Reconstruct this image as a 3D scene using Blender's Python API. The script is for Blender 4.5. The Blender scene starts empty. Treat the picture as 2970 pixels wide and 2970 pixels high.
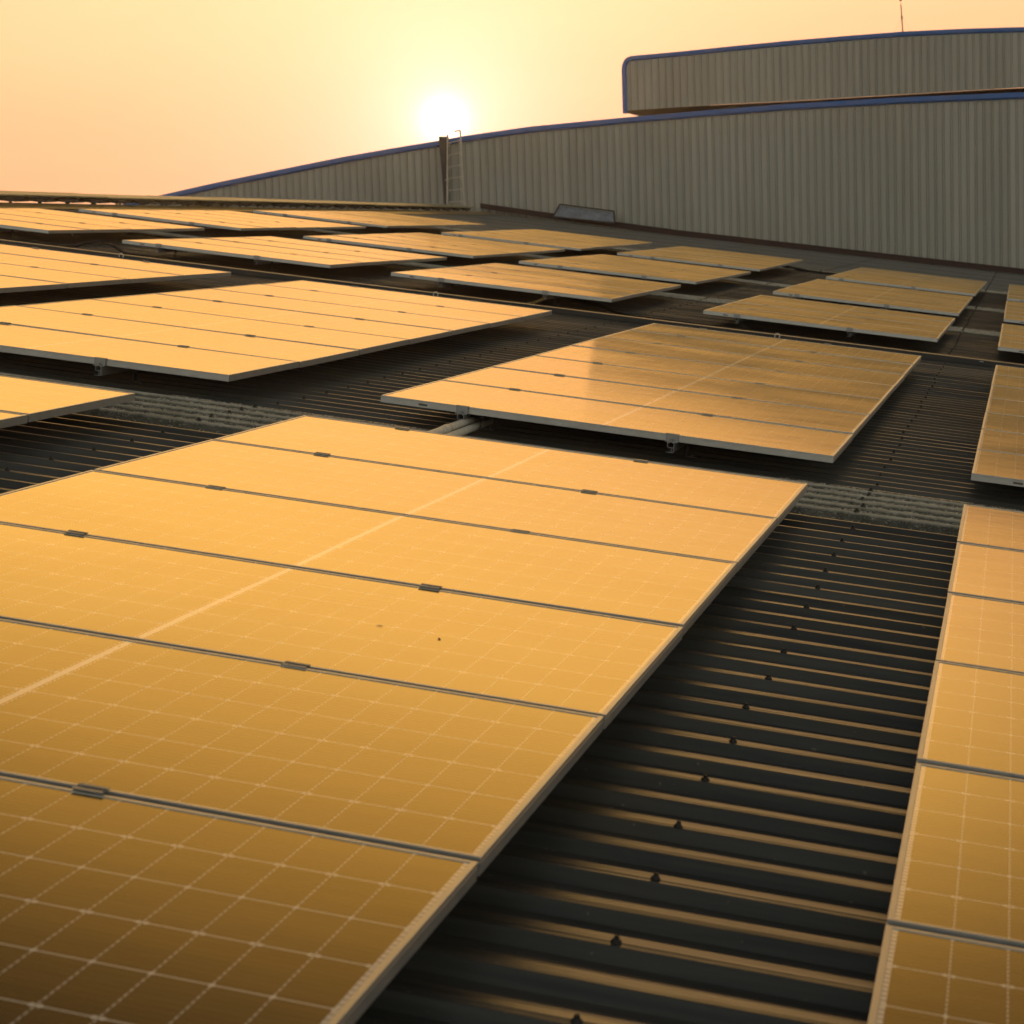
import bpy, bmesh, math, random
from mathutils import Matrix, Vector
random.seed(7)
R = math.radians
S = bpy.context.scene
COL = S.collection

# ------------------------------------------------------------------ camera
TH = R(8.318)                       # the roof falls 8.3 degrees towards +X
G4 = Matrix.Rotation(TH, 4, 'Y')    # roof frame -> upright frame
RM = [[0.9682648828794429, 0.2258571878986975, 0.10701236964439487],
      [0.1382892293252088, -0.12750730242426966, -0.982149671322867],
      [-0.20818070428129493, 0.965779694599896, -0.1546944597001758]]
cam_d = bpy.data.cameras.new('camera')
cam = bpy.data.objects.new('camera', cam_d)
COL.objects.link(cam)
m = Matrix.Identity(4)
for i in range(3):
    m[i][0], m[i][1], m[i][2] = RM[0][i], -RM[1][i], -RM[2][i]
m[0][3], m[1][3], m[2][3] = 1.65601265, -5.17044904, 1.0453561
cam.matrix_world = G4 @ m
cam_d.sensor_width = 36
cam_d.lens = 6365.587 / 2970 * 36
cam_d.clip_start = 0.05
cam_d.clip_end = 3000
cam_d.dof.use_dof = True
cam_d.dof.focus_distance = 8.5
cam_d.dof.aperture_fstop = 11
S.camera = cam

# ------------------------------------------------------------------ sky
SUN = Vector((-0.25329, 0.96585, 0.0545)).normalized()
w = bpy.data.worlds.new('World')
S.world = w
w.use_nodes = True
wn, wl = w.node_tree.nodes, w.node_tree.links
wn.clear()


class NG:
    """tiny expression helper for node trees"""
    def __init__(s, nt):
        s.n, s.l = nt.nodes, nt.links

    def put(s, sock, v):
        if isinstance(v, bpy.types.NodeSocket):
            s.l.new(v, sock)
        else:
            sock.default_value = v

    def m(s, op, a, b=None, c=None, clamp=False):
        n = s.n.new('ShaderNodeMath'); n.operation = op; n.use_clamp = clamp
        s.put(n.inputs[0], a)
        if b is not None: s.put(n.inputs[1], b)
        if c is not None: s.put(n.inputs[2], c)
        return n.outputs[0]

    def v(s, op, a, b=None):
        n = s.n.new('ShaderNodeVectorMath'); n.operation = op
        s.put(n.inputs[0], a)
        if b is not None: s.put(n.inputs[1], b)
        return n.outputs['Value' if op in ('DOT_PRODUCT', 'LENGTH') else 'Vector']

    def mix(s, f, a, b, mode='MIX'):
        n = s.n.new('ShaderNodeMix'); n.data_type = 'RGBA'; n.blend_type = mode
        s.put(n.inputs[0], f); s.put(n.inputs[6], a); s.put(n.inputs[7], b)
        return n.outputs[2]

    def ramp(s, f, stops):
        n = s.n.new('ShaderNodeValToRGB')
        e = n.color_ramp.elements
        while len(e) > 1: e.remove(e[-1])
        for i, (p, c) in enumerate(stops):
            x = e[0] if i == 0 else e.new(p)
            x.position = p; x.color = tuple(c) + (1,) if len(c) == 3 else c
        s.put(n.inputs[0], f)
        return n.outputs[0]

    def noise(s, vec, scale, detail=3, rough=.5, dist=0):
        n = s.n.new('ShaderNodeTexNoise')
        if vec is not None: s.l.new(vec, n.inputs['Vector'])
        n.inputs['Scale'].default_value = scale
        n.inputs['Detail'].default_value = detail
        n.inputs['Roughness'].default_value = rough
        n.inputs['Distortion'].default_value = dist
        return n.outputs['Fac']

    def mapr(s, v, a, b, c, d):
        n = s.n.new('ShaderNodeMapRange')
        s.put(n.inputs[0], v)
        for i, x in enumerate((a, b, c, d)): n.inputs[i + 1].default_value = x
        return n.outputs[0]

    def mapping(s, vec, scale):
        n = s.n.new('ShaderNodeMapping'); s.l.new(vec, n.inputs[0]); n.inputs['Scale'].default_value = scale
        return n.outputs[0]


g = NG(w.node_tree)
tc = wn.new('ShaderNodeTexCoord')
dirv = g.v('NORMALIZE', tc.outputs['Generated'])
sp = wn.new('ShaderNodeSeparateXYZ'); wl.new(dirv, sp.inputs[0])
elev = g.m('MULTIPLY', g.m('ARCSINE', sp.outputs[2]), 180 / math.pi)
ang = g.m('MULTIPLY', g.m('ARCCOSINE', g.m('MINIMUM', g.v('DOT_PRODUCT', dirv, tuple(SUN)), 0.999999)), 180 / math.pi)
base = g.ramp(g.m('DIVIDE', elev, 90, clamp=True), [
    (0.0, (1.0, .46, .23)), (.022, (1.05, .51, .255)), (.078, (1.30, .69, .36)), (.108, (2.0, 1.15, .50)), (.150, (2.6, 1.52, .48)),
    (.180, (2.25, 1.30, .38)), (.207, (1.9, 1.06, .27)), (.236, (1.22, .68, .16)), (.268, (.60, .34, .10)), (.30, (.30, .18, .08)), (.38, (.20, .145, .09)), (.55, (.20, .17, .14)), (1.0, (.16, .155, .15))])
away = g.ramp(g.m('DIVIDE', elev, 90, clamp=True), [
    (0.0, (1.15, 1.10, .92)), (.17, (.95, .95, .84)), (.36, (.24, .25, .24)), (1.0, (.15, .155, .155))])
face = g.m('SMOOTHSTEP', ang, 25.0, 110.0) if False else g.mapr(ang, 32, 140, 0, 1)
# the glow fades sideways, away from the sun's quarter
side = g.ramp(g.m('DIVIDE', ang, 90, clamp=True), [(0, (1, 1, 1)), (.19, (1, 1, 1)), (.235, (.66, .66, .66)), (.27, (.38, .38, .40)), (.34, (.28, .28, .30)), (1, (.28, .28, .30))])
skyc = g.mix(face, g.mix(1.0, base, side, 'MULTIPLY'), away)
h1 = g.m('MULTIPLY', g.m('EXPONENT', g.m('DIVIDE', ang, -4.5)), .36)
h2 = g.m('MULTIPLY', g.m('EXPONENT', g.m('MULTIPLY', g.m('POWER', g.m('DIVIDE', ang, .56), 2.0), -1.0)), 1.1)
h3 = g.m('MULTIPLY', g.m('EXPONENT', g.m('DIVIDE', ang, -1.5)), .42)
c1 = g.v('SCALE', (.8, .78, .70)); c1.node.inputs['Scale'].default_value = 1; wl.new(h1, c1.node.inputs['Scale'])
c2 = g.v('SCALE', (1.0, .9, .68)); wl.new(h2, c2.node.inputs['Scale'])
c3 = g.v('SCALE', (1.0, .88, .95)); wl.new(h3, c3.node.inputs['Scale'])
hzn = g.noise(g.mapping(dirv, (2.2, 2.2, 14)), 1.6, 4, .55, .4)   # thin uneven haze in the sky
skyn = g.v('SCALE', skyc); wl.new(g.mapr(hzn, .25, .75, .955, 1.045), skyn.node.inputs['Scale'])
tot = g.v('ADD', g.v('ADD', g.v('ADD', skyn, c1), c2), c3)
sky = wn.new('ShaderNodeTexSky')
sky.sky_type = 'NISHITA'
sky.sun_disc = False
sky.sun_elevation = math.asin(SUN.z)
sky.sun_rotation = math.atan2(SUN.x, SUN.y)
sky.dust_density = 6
sky.air_density = 1.5
bg1 = wn.new('ShaderNodeBackground'); wl.new(tot, bg1.inputs[0]); bg1.inputs[1].default_value = 1.0
bg2 = wn.new('ShaderNodeBackground'); wl.new(sky.outputs[0], bg2.inputs[0]); bg2.inputs[1].default_value = 0.008
ad = wn.new('ShaderNodeAddShader'); wl.new(bg1.outputs[0], ad.inputs[0]); wl.new(bg2.outputs[0], ad.inputs[1])
wo = wn.new('ShaderNodeOutputWorld'); wl.new(ad.outputs[0], wo.inputs[0])
w.cycles.sampling_method = 'MANUAL'
w.cycles.sample_map_resolution = 1024

# ------------------------------------------------------------------ sun
sd = bpy.data.lights.new('sun', 'SUN')
sd.energy = 2.6
sd.angle = R(0.5)
sd.color = (1.0, .62, .30)
sun = bpy.data.objects.new('sun', sd)
COL.objects.link(sun)
sun.rotation_euler = SUN.to_track_quat('Z', 'Y').to_euler()

vs = S.view_settings
vs.view_transform = 'Standard'
vs.look = 'None'
vs.exposure = 0
vs.gamma = 1
S.render.engine = 'CYCLES'
S.cycles.max_bounces = 6
S.cycles.diffuse_bounces = 3
S.cycles.glossy_bounces = 4
S.cycles.caustics_reflective = False
S.cycles.caustics_refractive = False
S.cycles.use_denoising = True


# ------------------------------------------------------------------ materials
def mat(name):
    M = bpy.data.materials.new(name)
    M.use_nodes = True
    nt = M.node_tree
    b = nt.nodes['Principled BSDF']
    return M, b, NG(nt)


def simple(name, col, rough=.5, metal=0.0, var=.12, scale=8, bump=0.0, bscale=60, spec=.5, coord='Object', stretch=(1, 1, 1)):
    M, b, g = mat(name)
    t = g.n.new('ShaderNodeTexCoord').outputs[coord]
    t = g.mapping(t, stretch)
    n = g.noise(t, scale, 4, .6)
    lo = tuple(c * (1 - var) for c in col) + (1,)
    hi = tuple(min(1, c * (1 + var)) for c in col) + (1,)
    g.put(b.inputs['Base Color'], g.mix(g.mapr(n, .3, .7, 0, 1), lo, hi))
    g.put(b.inputs['Roughness'], g.mapr(n, .2, .8, rough * .85, min(1, rough * 1.15)))
    b.inputs['Metallic'].default_value = metal
    b.inputs['Specular IOR Level'].default_value = spec
    if bump:
        bn = g.n.new('ShaderNodeBump'); bn.inputs['Strength'].default_value = bump
        bn.inputs['Distance'].default_value = .01
        g.l.new(g.noise(t, bscale, 3), bn.inputs['Height'])
        g.l.new(bn.outputs[0], b.inputs['Normal'])
    return M


M_alu = simple('anodised_aluminium', (.46, .455, .43), .34, .65, .06, 25, .04, 200)
M_alu_dull = simple('dull_aluminium', (.27, .27, .26), .42, .5, .12, 30, .06, 150)
M_foot = simple('shade_dark_bracket', (.10, .10, .095), .5, .6, .2, 30)  # darkened metal colour stands in for shade under the panels
M_trim = simple('blue_trim_paint', (.002, .095, .33), .45, 0, .12, 2)
M_darkpl = simple('black_rubber_and_shade', (.006, .006, .006), .75, 0, .2, 30)
M_pvc = simple('weathered_pvc', (.62, .58, .48), .45, 0, .12, 25, .1, 120)
M_screw = simple('dark_screw', (.03, .028, .026), .6, .3, .2, 60)
M_washer = simple('rubber_washer', (.02, .02, .02), .7, 0, .2, 60)
M_beam = simple('rusty_brown_steel', (.040, .018, .015), .7, .0, .3, 3, .2, 40)
M_darkmetal = simple('tarnished_metal', (.05, .045, .04), .6, .3, .3, 6, .1, 40)
M_bluegrey = simple('weathered_blue_grey_sheet', (.17, .19, .22), .55, .2, .3, 5, .2, 30)
M_tray = simple('dark_tray_paint', (.030, .029, .027), .45, .3, .2, 6, .05, 60)
M_trayedge = simple('worn_tray_lid', (.30, .26, .19), .45, .4, .25, 9, .05, 60)
M_ladder = simple('grey_ladder_paint', (.46, .42, .35), .5, .2, .15, 8)
M_label = simple('pale_label', (.30, .33, .36), .5, 0, .1, 90)
M_sticker = simple('smudged_sticker', (.10, .085, .06), .6, 0, .6, 140)
M_rag = simple('yellow_rag', (.16, .10, .03), .9, 0, .3, 40, .4, 60)
M_ground = simple('ground_dirt', (.12, .11, .08), .9, 0, .3, .05)
M_deck = simple('galvanised_deck', (.40, .36, .22), .45, .4, .2, 3, .05, 40)
M_pan = simple('grey_underside', (.50, .48, .44), .6, .1, .2, 3)
M_ridge = simple('ridge_cap_metal', (.38, .27, .10), .4, .4, .2, 3, .05, 40)
M_leaf = simple('dry_leaf', (.05, .03, .015), .8, 0, .3, 60)


def roof_mat(name='roof_sheet', light=1.0):
    M, b, g = mat(name)
    t = g.n.new('ShaderNodeTexCoord').outputs['Object']
    st = g.mapping(t, (.5, 14, 8))
    n1 = g.noise(st, 3, 5, .62)
    n2 = g.noise(t, 2.2, 4, .6)
    c = g.mix(g.mapr(n1, .3, .7, 0, 1), (.032 * light, .034 * light, .032 * light, 1), (.058 * light, .057 * light, .050 * light, 1))
    c = g.mix(g.mapr(n2, .50, .72, 0, .65), c, (.062 * light, .052 * light, .032 * light, 1))
    # every sheet has weathered a little differently
    sy = g.n.new('ShaderNodeSeparateXYZ'); g.l.new(t, sy.inputs[0])
    wn_ = g.n.new('ShaderNodeTexWhiteNoise'); wn_.noise_dimensions = '1D'
    g.l.new(g.m('FLOOR', g.m('DIVIDE', sy.outputs[1], .688)), wn_.inputs['W'])
    hs = g.n.new('ShaderNodeHueSaturation'); g.l.new(c, hs.inputs['Color']); g.l.new(g.mapr(wn_.outputs['Value'], 0, 1, .80, 1.22), hs.inputs['Value'])
    c = hs.outputs[0]
    # bird droppings and lichen specks
    sp = g.noise(t, 55, 2, .5)
    c = g.mix(g.mapr(sp, .72, .78, 0, .5), c, (.30, .26, .19, 1))
    g.put(b.inputs['Base Color'], c)
    g.put(b.inputs['Roughness'], g.mapr(n1, .25, .75, .30, .48))
    b.inputs['Metallic'].default_value = .35
    bn = g.n.new('ShaderNodeBump'); bn.inputs['Strength'].default_value = .25; bn.inputs['Distance'].default_value = .004
    g.l.new(g.noise(g.mapping(t, (1, 10, 6)), 7, 3), bn.inputs['Height'])
    g.l.new(bn.outputs[0], b.inputs['Normal'])
    return M


M_roof = roof_mat('roof_sheet', 1.7)
M_roof_pale = roof_mat('pale_roof_sheet', 3.6)  # same sheet mix with a paler base, used for the far section


def skylight_mat():
    M, b, g = mat('weathered_fibreglass')
    t = g.n.new('ShaderNodeTexCoord').outputs['Object']
    n1 = g.noise(t, 26, 5, .75)
    n2 = g.noise(t, 140, 3, .7)
    n3 = g.noise(t, 5, 3, .6)
    c = g.mix(g.mapr(n1, .35, .65, 0, 1), (.06, .06, .045, 1), (.15, .145, .12, 1))
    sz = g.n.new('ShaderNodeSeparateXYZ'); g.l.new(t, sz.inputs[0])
    crest_highlight = g.mapr(g.m('ADD', sz.outputs[2], g.m('MULTIPLY', g.m('SUBTRACT', n1, .5), .012)), -.125, -.114, 0, .85)
    c = g.mix(crest_highlight, c, (.68, .63, .50, 1))      # painted highlight: crests brightened by height
    c = g.mix(g.mapr(n2, .55, .70, 0, .6), c, (.34, .32, .26, 1))
    c = g.mix(g.mapr(n3, .45, .75, 0, .6), c, (.09, .085, .05, 1))
    g.put(b.inputs['Base Color'], c)
    b.inputs['Roughness'].default_value = .8
    bn = g.n.new('ShaderNodeBump'); bn.inputs['Strength'].default_value = .9; bn.inputs['Distance'].default_value = .006
    g.l.new(n2, bn.inputs['Height'])
    g.l.new(bn.outputs[0], b.inputs['Normal'])
    return M


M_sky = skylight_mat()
M_fibre = simple('glass_fibre', (.72, .66, .52), .6, 0, .3, 40)


def wall_mat():
    M, b, g = mat('ribbed_wall_paint')
    t = g.n.new('ShaderNodeTexCoord').outputs['Object']
    st = g.mapping(t, (5.5, 1, .35))
    n1 = g.noise(st, 1.0, 4, .6)
    n2 = g.noise(t, .6, 4, .6)
    n3 = g.noise(g.mapping(t, (3, 1, .5)), 4, 5, .7)
    c = g.mix(g.mapr(n1, .3, .7, 0, 1), (.29, .285, .245, 1), (.355, .345, .295, 1))
    c = g.mix(g.mapr(n2, .4, .75, 0, .45), c, (.30, .275, .22, 1))
    c = g.mix(g.mapr(n3, .58, .75, 0, .4), c, (.20, .185, .15, 1))
    # every sheet has weathered a little differently
    sy = g.n.new('ShaderNodeSeparateXYZ'); g.l.new(t, sy.inputs[0])
    wn_ = g.n.new('ShaderNodeTexWhiteNoise'); wn_.noise_dimensions = '1D'
    g.l.new(g.m('FLOOR', g.m('DIVIDE', sy.outputs[0], .72)), wn_.inputs['W'])
    hs = g.n.new('ShaderNodeHueSaturation'); g.l.new(c, hs.inputs['Color']); g.l.new(g.mapr(wn_.outputs['Value'], 0, 1, .92, 1.07), hs.inputs['Value'])
    c = hs.outputs[0]
    g.put(b.inputs['Base Color'], c)
    b.inputs['Roughness'].default_value = .5
    b.inputs['Metallic'].default_value = 0
    bn = g.n.new('ShaderNodeBump'); bn.inputs['Strength'].default_value = .35; bn.inputs['Distance'].default_value = .02
    g.l.new(g.noise(g.mapping(t, (2.5, 1, .8)), 2.0, 3), bn.inputs['Height'])
    g.l.new(bn.outputs[0], b.inputs['Normal'])
    return M


M_wall = wall_mat()


def cell_mat():
    """half-cut cells under dusty glass, drawn in the panel's own coordinates"""
    M = bpy.data.materials.new('solar_glass')
    M.use_nodes = True
    g = NG(M.node_tree); g.n.clear()
    tcn = g.n.new('ShaderNodeTexCoord')
    ob = tcn.outputs['Object']
    sx = g.n.new('ShaderNodeSeparateXYZ'); g.l.new(ob, sx.inputs[0])
    x, y = sx.outputs[0], sx.outputs[1]
    xa = g.m('ABSOLUTE', x)
    u = g.m('DIVIDE', g.m('SUBTRACT', xa, .0125), .0803)
    du = g.m('MULTIPLY', g.m('ABSOLUTE', g.m('SUBTRACT', g.m('FRACT', g.m('ADD', u, 20.5)), .5)), .0803)
    v = g.m('DIVIDE', y, .162)
    dv = g.m('MULTIPLY', g.m('ABSOLUTE', g.m('SUBTRACT', g.m('FRACT', g.m('ADD', v, 20.5)), .5)), .162)
    lt = lambda a, b: g.m('LESS_THAN', a, b)
    row = lt(dv, .0020)
    bus = g.m('ABSOLUTE', g.m('SUBTRACT', g.m('FRACT', g.m('ADD', g.m('DIVIDE', y, .0180), 30.0)), .5))
    dash = lt(bus, .30)
    colm = g.m('MULTIPLY', lt(du, .0014), g.m('ADD', g.m('MULTIPLY', dash, .75), .2))
    cen = lt(xa, .0075)
    end = g.m('MULTIPLY', g.m('GREATER_THAN', xa, .9745), g.m('ADD', g.m('MULTIPLY', lt(bus, .33), .45), .5))
    par = g.m('ABSOLUTE', g.m('MODULO', g.m('ROUND', v), 2.0))
    off = g.m('MULTIPLY', g.m('SUBTRACT', 1.0, par), .0055)
    dd = g.m('ADD', g.m('ABSOLUTE', g.m('SUBTRACT', du, off)), dv)
    dia = lt(dd, .0062)
    line = g.m('MAXIMUM', g.m('MAXIMUM', g.m('MULTIPLY', row, .72), g.m('MULTIPLY', colm, .68)), g.m('MAXIMUM', g.m('MAXIMUM', cen, g.m('MULTIPLY', dia, .9)), end))
    rib = g.m('MULTIPLY', g.m('GREATER_THAN', bus, .44), .10)
    # per-object and spatial dust
    oi = g.n.new('ShaderNodeObjectInfo')
    seed = g.v('ADD', ob, oi.outputs['Location'])
    nst = g.noise(g.mapping(seed, (3, 22, 1)), 1.6, 5, .65)
    nb = g.noise(g.mapping(seed, (1, 1.6, 1)), 1.1, 3, .55)
    cellc = g.mix(g.mapr(nst, .3, .7, 0, 1), (.008, .008, .010, 1), (.014, .013, .013, 1))
    cc = g.mix(rib, cellc, (.30, .27, .2, 1))
    cc = g.mix(line, cc, (.85, .80, .70, 1))
    dustf = g.m('ADD', g.mapr(nst, .35, .75, .006, .03), g.mapr(nb, .35, .75, 0.0, .02))
    sp = g.noise(seed, 40, 1, .5)
    cc = g.mix(dustf, cc, (.55, .42, .26, 1))
    cc = g.mix(g.mapr(sp, .785, .80, 0, .8), cc, (.04, .03, .02, 1))
    dif = g.n.new('ShaderNodeBsdfDiffuse'); g.put(dif.inputs[0], cc)
    gl = g.n.new('ShaderNodeBsdfGlossy'); gl.distribution = 'GGX'
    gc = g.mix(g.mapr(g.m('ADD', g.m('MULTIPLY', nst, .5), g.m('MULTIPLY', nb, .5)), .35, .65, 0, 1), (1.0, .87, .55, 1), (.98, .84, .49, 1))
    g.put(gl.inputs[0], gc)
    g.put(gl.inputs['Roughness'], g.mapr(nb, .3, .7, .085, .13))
    fr = g.n.new('ShaderNodeFresnel'); fr.inputs[0].default_value = 1.5
    bn = g.n.new('ShaderNodeBump'); bn.inputs['Strength'].default_value = .03; bn.inputs['Distance'].default_value = .01
    g.l.new(g.noise(g.mapping(seed, (1, 2, 1)), 3, 2), bn.inputs['Height'])
    g.l.new(bn.outputs[0], gl.inputs['Normal'])
    mx = g.n.new('ShaderNodeMixShader')
    g.l.new(fr.outputs[0], mx.inputs[0]); g.l.new(dif.outputs[0], mx.inputs[1]); g.l.new(gl.outputs[0], mx.inputs[2])
    # settled dust: a broad sheen whose cover grows towards grazing view, as a thin layer of particles does
    geo = g.n.new('ShaderNodeNewGeometry')
    cs = g.m('MAXIMUM', g.m('ABSOLUTE', g.v('DOT_PRODUCT', geo.outputs['Normal'], geo.outputs['Incoming'])), .01)
    cov = g.m('SUBTRACT', 1.0, g.m('EXPONENT', g.m('DIVIDE', g.m('ADD', g.mapr(nb, .3, .7, -.008, -.015), g.mapr(nst, .3, .75, 0, -.003)), cs)))
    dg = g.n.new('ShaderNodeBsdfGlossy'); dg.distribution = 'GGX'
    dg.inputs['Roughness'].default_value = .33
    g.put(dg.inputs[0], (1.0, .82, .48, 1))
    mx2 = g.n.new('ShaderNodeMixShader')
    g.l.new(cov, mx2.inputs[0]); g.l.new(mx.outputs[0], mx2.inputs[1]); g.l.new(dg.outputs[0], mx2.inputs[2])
    out = g.n.new('ShaderNodeOutputMaterial'); g.l.new(mx2.outputs[0], out.inputs[0])
    return M


M_cell = cell_mat()


# ------------------------------------------------------------------ mesh helpers
def box(bm, x0, x1, y0, y1, z0, z1):
    vs_ = [bm.verts.new((x, y, z)) for z in (z0, z1) for y in (y0, y1) for x in (x0, x1)]
    for f in ((0, 2, 3, 1), (4, 5, 7, 6), (0, 1, 5, 4), (2, 6, 7, 3), (0, 4, 6, 2), (1, 3, 7, 5)):
        bm.faces.new([vs_[i] for i in f])


def cyl(bm, p0, p1, r0, r1=None, seg=12, cap=True):
    p0, p1 = Vector(p0), Vector(p1)
    r1 = r0 if r1 is None else r1
    d = (p1 - p0).normalized()
    a = d.orthogonal().normalized(); b = d.cross(a)
    A = []; B = []
    for i in range(seg):
        t = 2 * math.pi * i / seg
        o = a * math.cos(t) + b * math.sin(t)
        A.append(bm.verts.new(p0 + o * r0)); B.append(bm.verts.new(p1 + o * r1))
    for i in range(seg):
        j = (i + 1) % seg
        bm.faces.new((A[i], A[j], B[j], B[i]))
    if cap:
        bm.faces.new(A[::-1]); bm.faces.new(B)


def tube(bm, pts, r, seg=8):
    pts = [Vector(p) for p in pts]
    prev = None
    rings = []
    a = None
    for i, p in enumerate(pts):
        d = (pts[min(i + 1, len(pts) - 1)] - pts[max(i - 1, 0)]).normalized()
        if a is None: a = d.orthogonal().normalized()
        a = (a - d * a.dot(d)).normalized(); b = d.cross(a)
        rings.append([bm.verts.new(p + (a * math.cos(2 * math.pi * k / seg) + b * math.sin(2 * math.pi * k / seg)) * r) for k in range(seg)])
    for A, B in zip(rings, rings[1:]):
        for k in range(seg):
            bm.faces.new((A[k], A[(k + 1) % seg], B[(k + 1) % seg], B[k]))
    bm.faces.new(rings[0][::-1]); bm.faces.new(rings[-1])


def smooth_path(pts, n=8):
    P = [Vector(p) for p in pts]; out = []
    for i in range(len(P) - 1):
        p0, p1, p2, p3 = P[max(i - 1, 0)], P[i], P[i + 1], P[min(i + 2, len(P) - 1)]
        for k in range(n):
            t = k / n
            out.append(.5 * ((2 * p1) + (p2 - p0) * t + (2 * p0 - 5 * p1 + 4 * p2 - p3) * t * t + (3 * p1 - p0 - 3 * p2 + p3) * t ** 3))
    out.append(P[-1])
    return out


def mesh(name, bm, M, bevel=0, smooth=False):
    bmesh.ops.recalc_face_normals(bm, faces=bm.faces)
    if bevel:
        bmesh.ops.bevel(bm, geom=list(bm.edges), offset=bevel, segments=1, affect='EDGES')
    me = bpy.data.meshes.new(name)
    bm.to_mesh(me); bm.free()
    me.materials.append(M)
    if smooth:
        for p in me.polygons: p.use_smooth = True
    return me


def obj(name, me, parent=None, loc=(0, 0, 0)):
    o = bpy.data.objects.new(name, me)
    COL.objects.link(o)
    o.location = loc
    if parent is not None: o.parent = parent
    return o


def tag(o, label, cat, group=None):
    o['label'] = label; o['category'] = cat
    if group: o['group'] = group
    return o


def empty(name, loc=(0, 0, 0)):
    o = bpy.data.objects.new(name, None)
    o.empty_display_size = .1
    COL.objects.link(o); o.location = loc
    return o


def T(x, y, z): return Matrix.Translation((x, y, z))


def on_roof(o, M=None):
    """place a top-level object given in roof coordinates into the upright world"""
    o.matrix_world = G4 @ (M if M is not None else Matrix.Translation(o.location))
    return o


def copy_tree(o, parent=None):
    c = o.copy(); COL.objects.link(c); c.parent = parent
    for ch in list(o.children): copy_tree(ch, c)
    return c


# ------------------------------------------------------------------ ground
bm = bmesh.new(); bmesh.ops.create_grid(bm, x_segments=20, y_segments=20, size=1500)
go = obj('ground', mesh('ground', bm, M_ground), loc=(0, 0, -9)); go['kind'] = 'structure'

# ------------------------------------------------------------------ factory roof
PITCH, Y0, ZT, ZV = .172, 2.908, -.130, -.153
XR, XE = -10.8, 9.0


def rib_sheet(k0, k1, x0, x1, dz=0, nx=40, jit=.0007, ylo=None, yhi=None, up=0):
    bm = bmesh.new()
    prof = []
    for k in range(k0, k1 + 1):
        c = Y0 + k * PITCH
        if up: prof += [(c - .032, ZV), (c - .014, ZT - .001 + up), (c - .010, ZT + up), (c + .012, ZT + up), (c + .034, ZV)]
        elif k % 2: prof += [(c - .034, ZV), (c - .014, ZT - .0012), (c - .011, ZT), (c + .004, ZT), (c + .012, ZT - .0018), (c + .038, ZT - .0048), (c + .064, ZT - .0095), (c + .080, ZV)]
        else: prof += [(c - .034, ZV), (c - .014, ZT - .0012), (c - .011, ZT), (c + .002, ZT), (c + .004, ZT - .003), (c + .008, ZT - .003), (c + .010, ZT - .0018), (c + .038, ZT - .0048), (c + .064, ZT - .0095), (c + .080, ZV)]
    if ylo is not None: prof = [(ylo, ZV)] + [p for p in prof if p[0] > ylo + .001]
    if yhi is not None: prof = [p for p in prof if p[0] < yhi - .001] + [(yhi, ZV)]
    rows = []
    rnd = random.Random(k0)
    ph = [rnd.uniform(0, 6) for _ in prof]
    for i in range(nx + 1):
        x = x0 + (x1 - x0) * i / nx
        rows.append([bm.verts.new((x, y + .0012 * math.sin(x * 1.7 + p), z + dz + rnd.uniform(-jit, jit))) for (y, z), p in zip(prof, ph)])
    for a, b in zip(rows, rows[1:]):
        for i in range(len(prof) - 1):
            bm.faces.new((a[i], b[i], b[i + 1], a[i + 1]))
    return bm


fac = empty('factory_building', (0, 0, 0))
tag(fac, 'low factory whose dark ribbed metal roof carries all the solar arrays', 'factory')
roof = obj('roof', mesh('roof', rib_sheet(-56, 58, XR, XE, yhi=12.96), M_roof), fac)
roof2 = obj('roof', mesh('roof', rib_sheet(61, 168, XR, XE, ylo=13.05, yhi=31.95), M_roof), fac)
obj('roof', mesh('roof', rib_sheet(169, 250, XR, XE, ylo=31.95, yhi=45.98), M_roof_pale), fac)['label'] = 'lighter roof sheets near the tall wall'
# flat joint flashing behind the cable tray
bm = bmesh.new(); box(bm, XR, XE, 13.02, 13.40, ZT - .01, ZT + .004)
obj('flashing', mesh('flashing', bm, M_roof), fac)
# ridge cap and the far slope
bm = bmesh.new()
prof = [(-.32, ZT + .002), (-.30, ZT + .012), (0, ZT + .045), (.02, ZT + .045), (.30, ZT + .006)]
pr = []
for yy in (-6.7, 45.9):
    pr.append([bm.verts.new((XR - .02 + (p if p > 0 else p), yy, z - (abs(p) * .28 if p < 0 else 0))) for p, z in prof])
for i in range(4): bm.faces.new((pr[0][i], pr[1][i], pr[1][i + 1], pr[0][i + 1]))
obj('ridge_cap', mesh('ridge_cap', bm, M_ridge), fac)
bm = bmesh.new()
a = [bm.verts.new(v_) for v_ in ((XR, -6.7, ZT + .0), (XR, 46, ZT), (XR - 18, 46, ZT - 5.3), (XR - 18, -6.7, ZT - 5.3))]
bm.faces.new(a); obj('roof', mesh('roof', bm, M_roof), fac)
# eaves walls that carry the roof
bm = bmesh.new(); box(bm, XR - 17.8, XR + .3, -6.6, -6.4, -7, -5.6); box(bm, XR + .2, XE - .1, -6.6, -6.4, -7, ZV - .05)
box(bm, XE - .3, XE - .1, -6.4, 45.9, -7, ZV - .05)
obj('wall', mesh('wall', bm, M_wall), fac)

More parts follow.
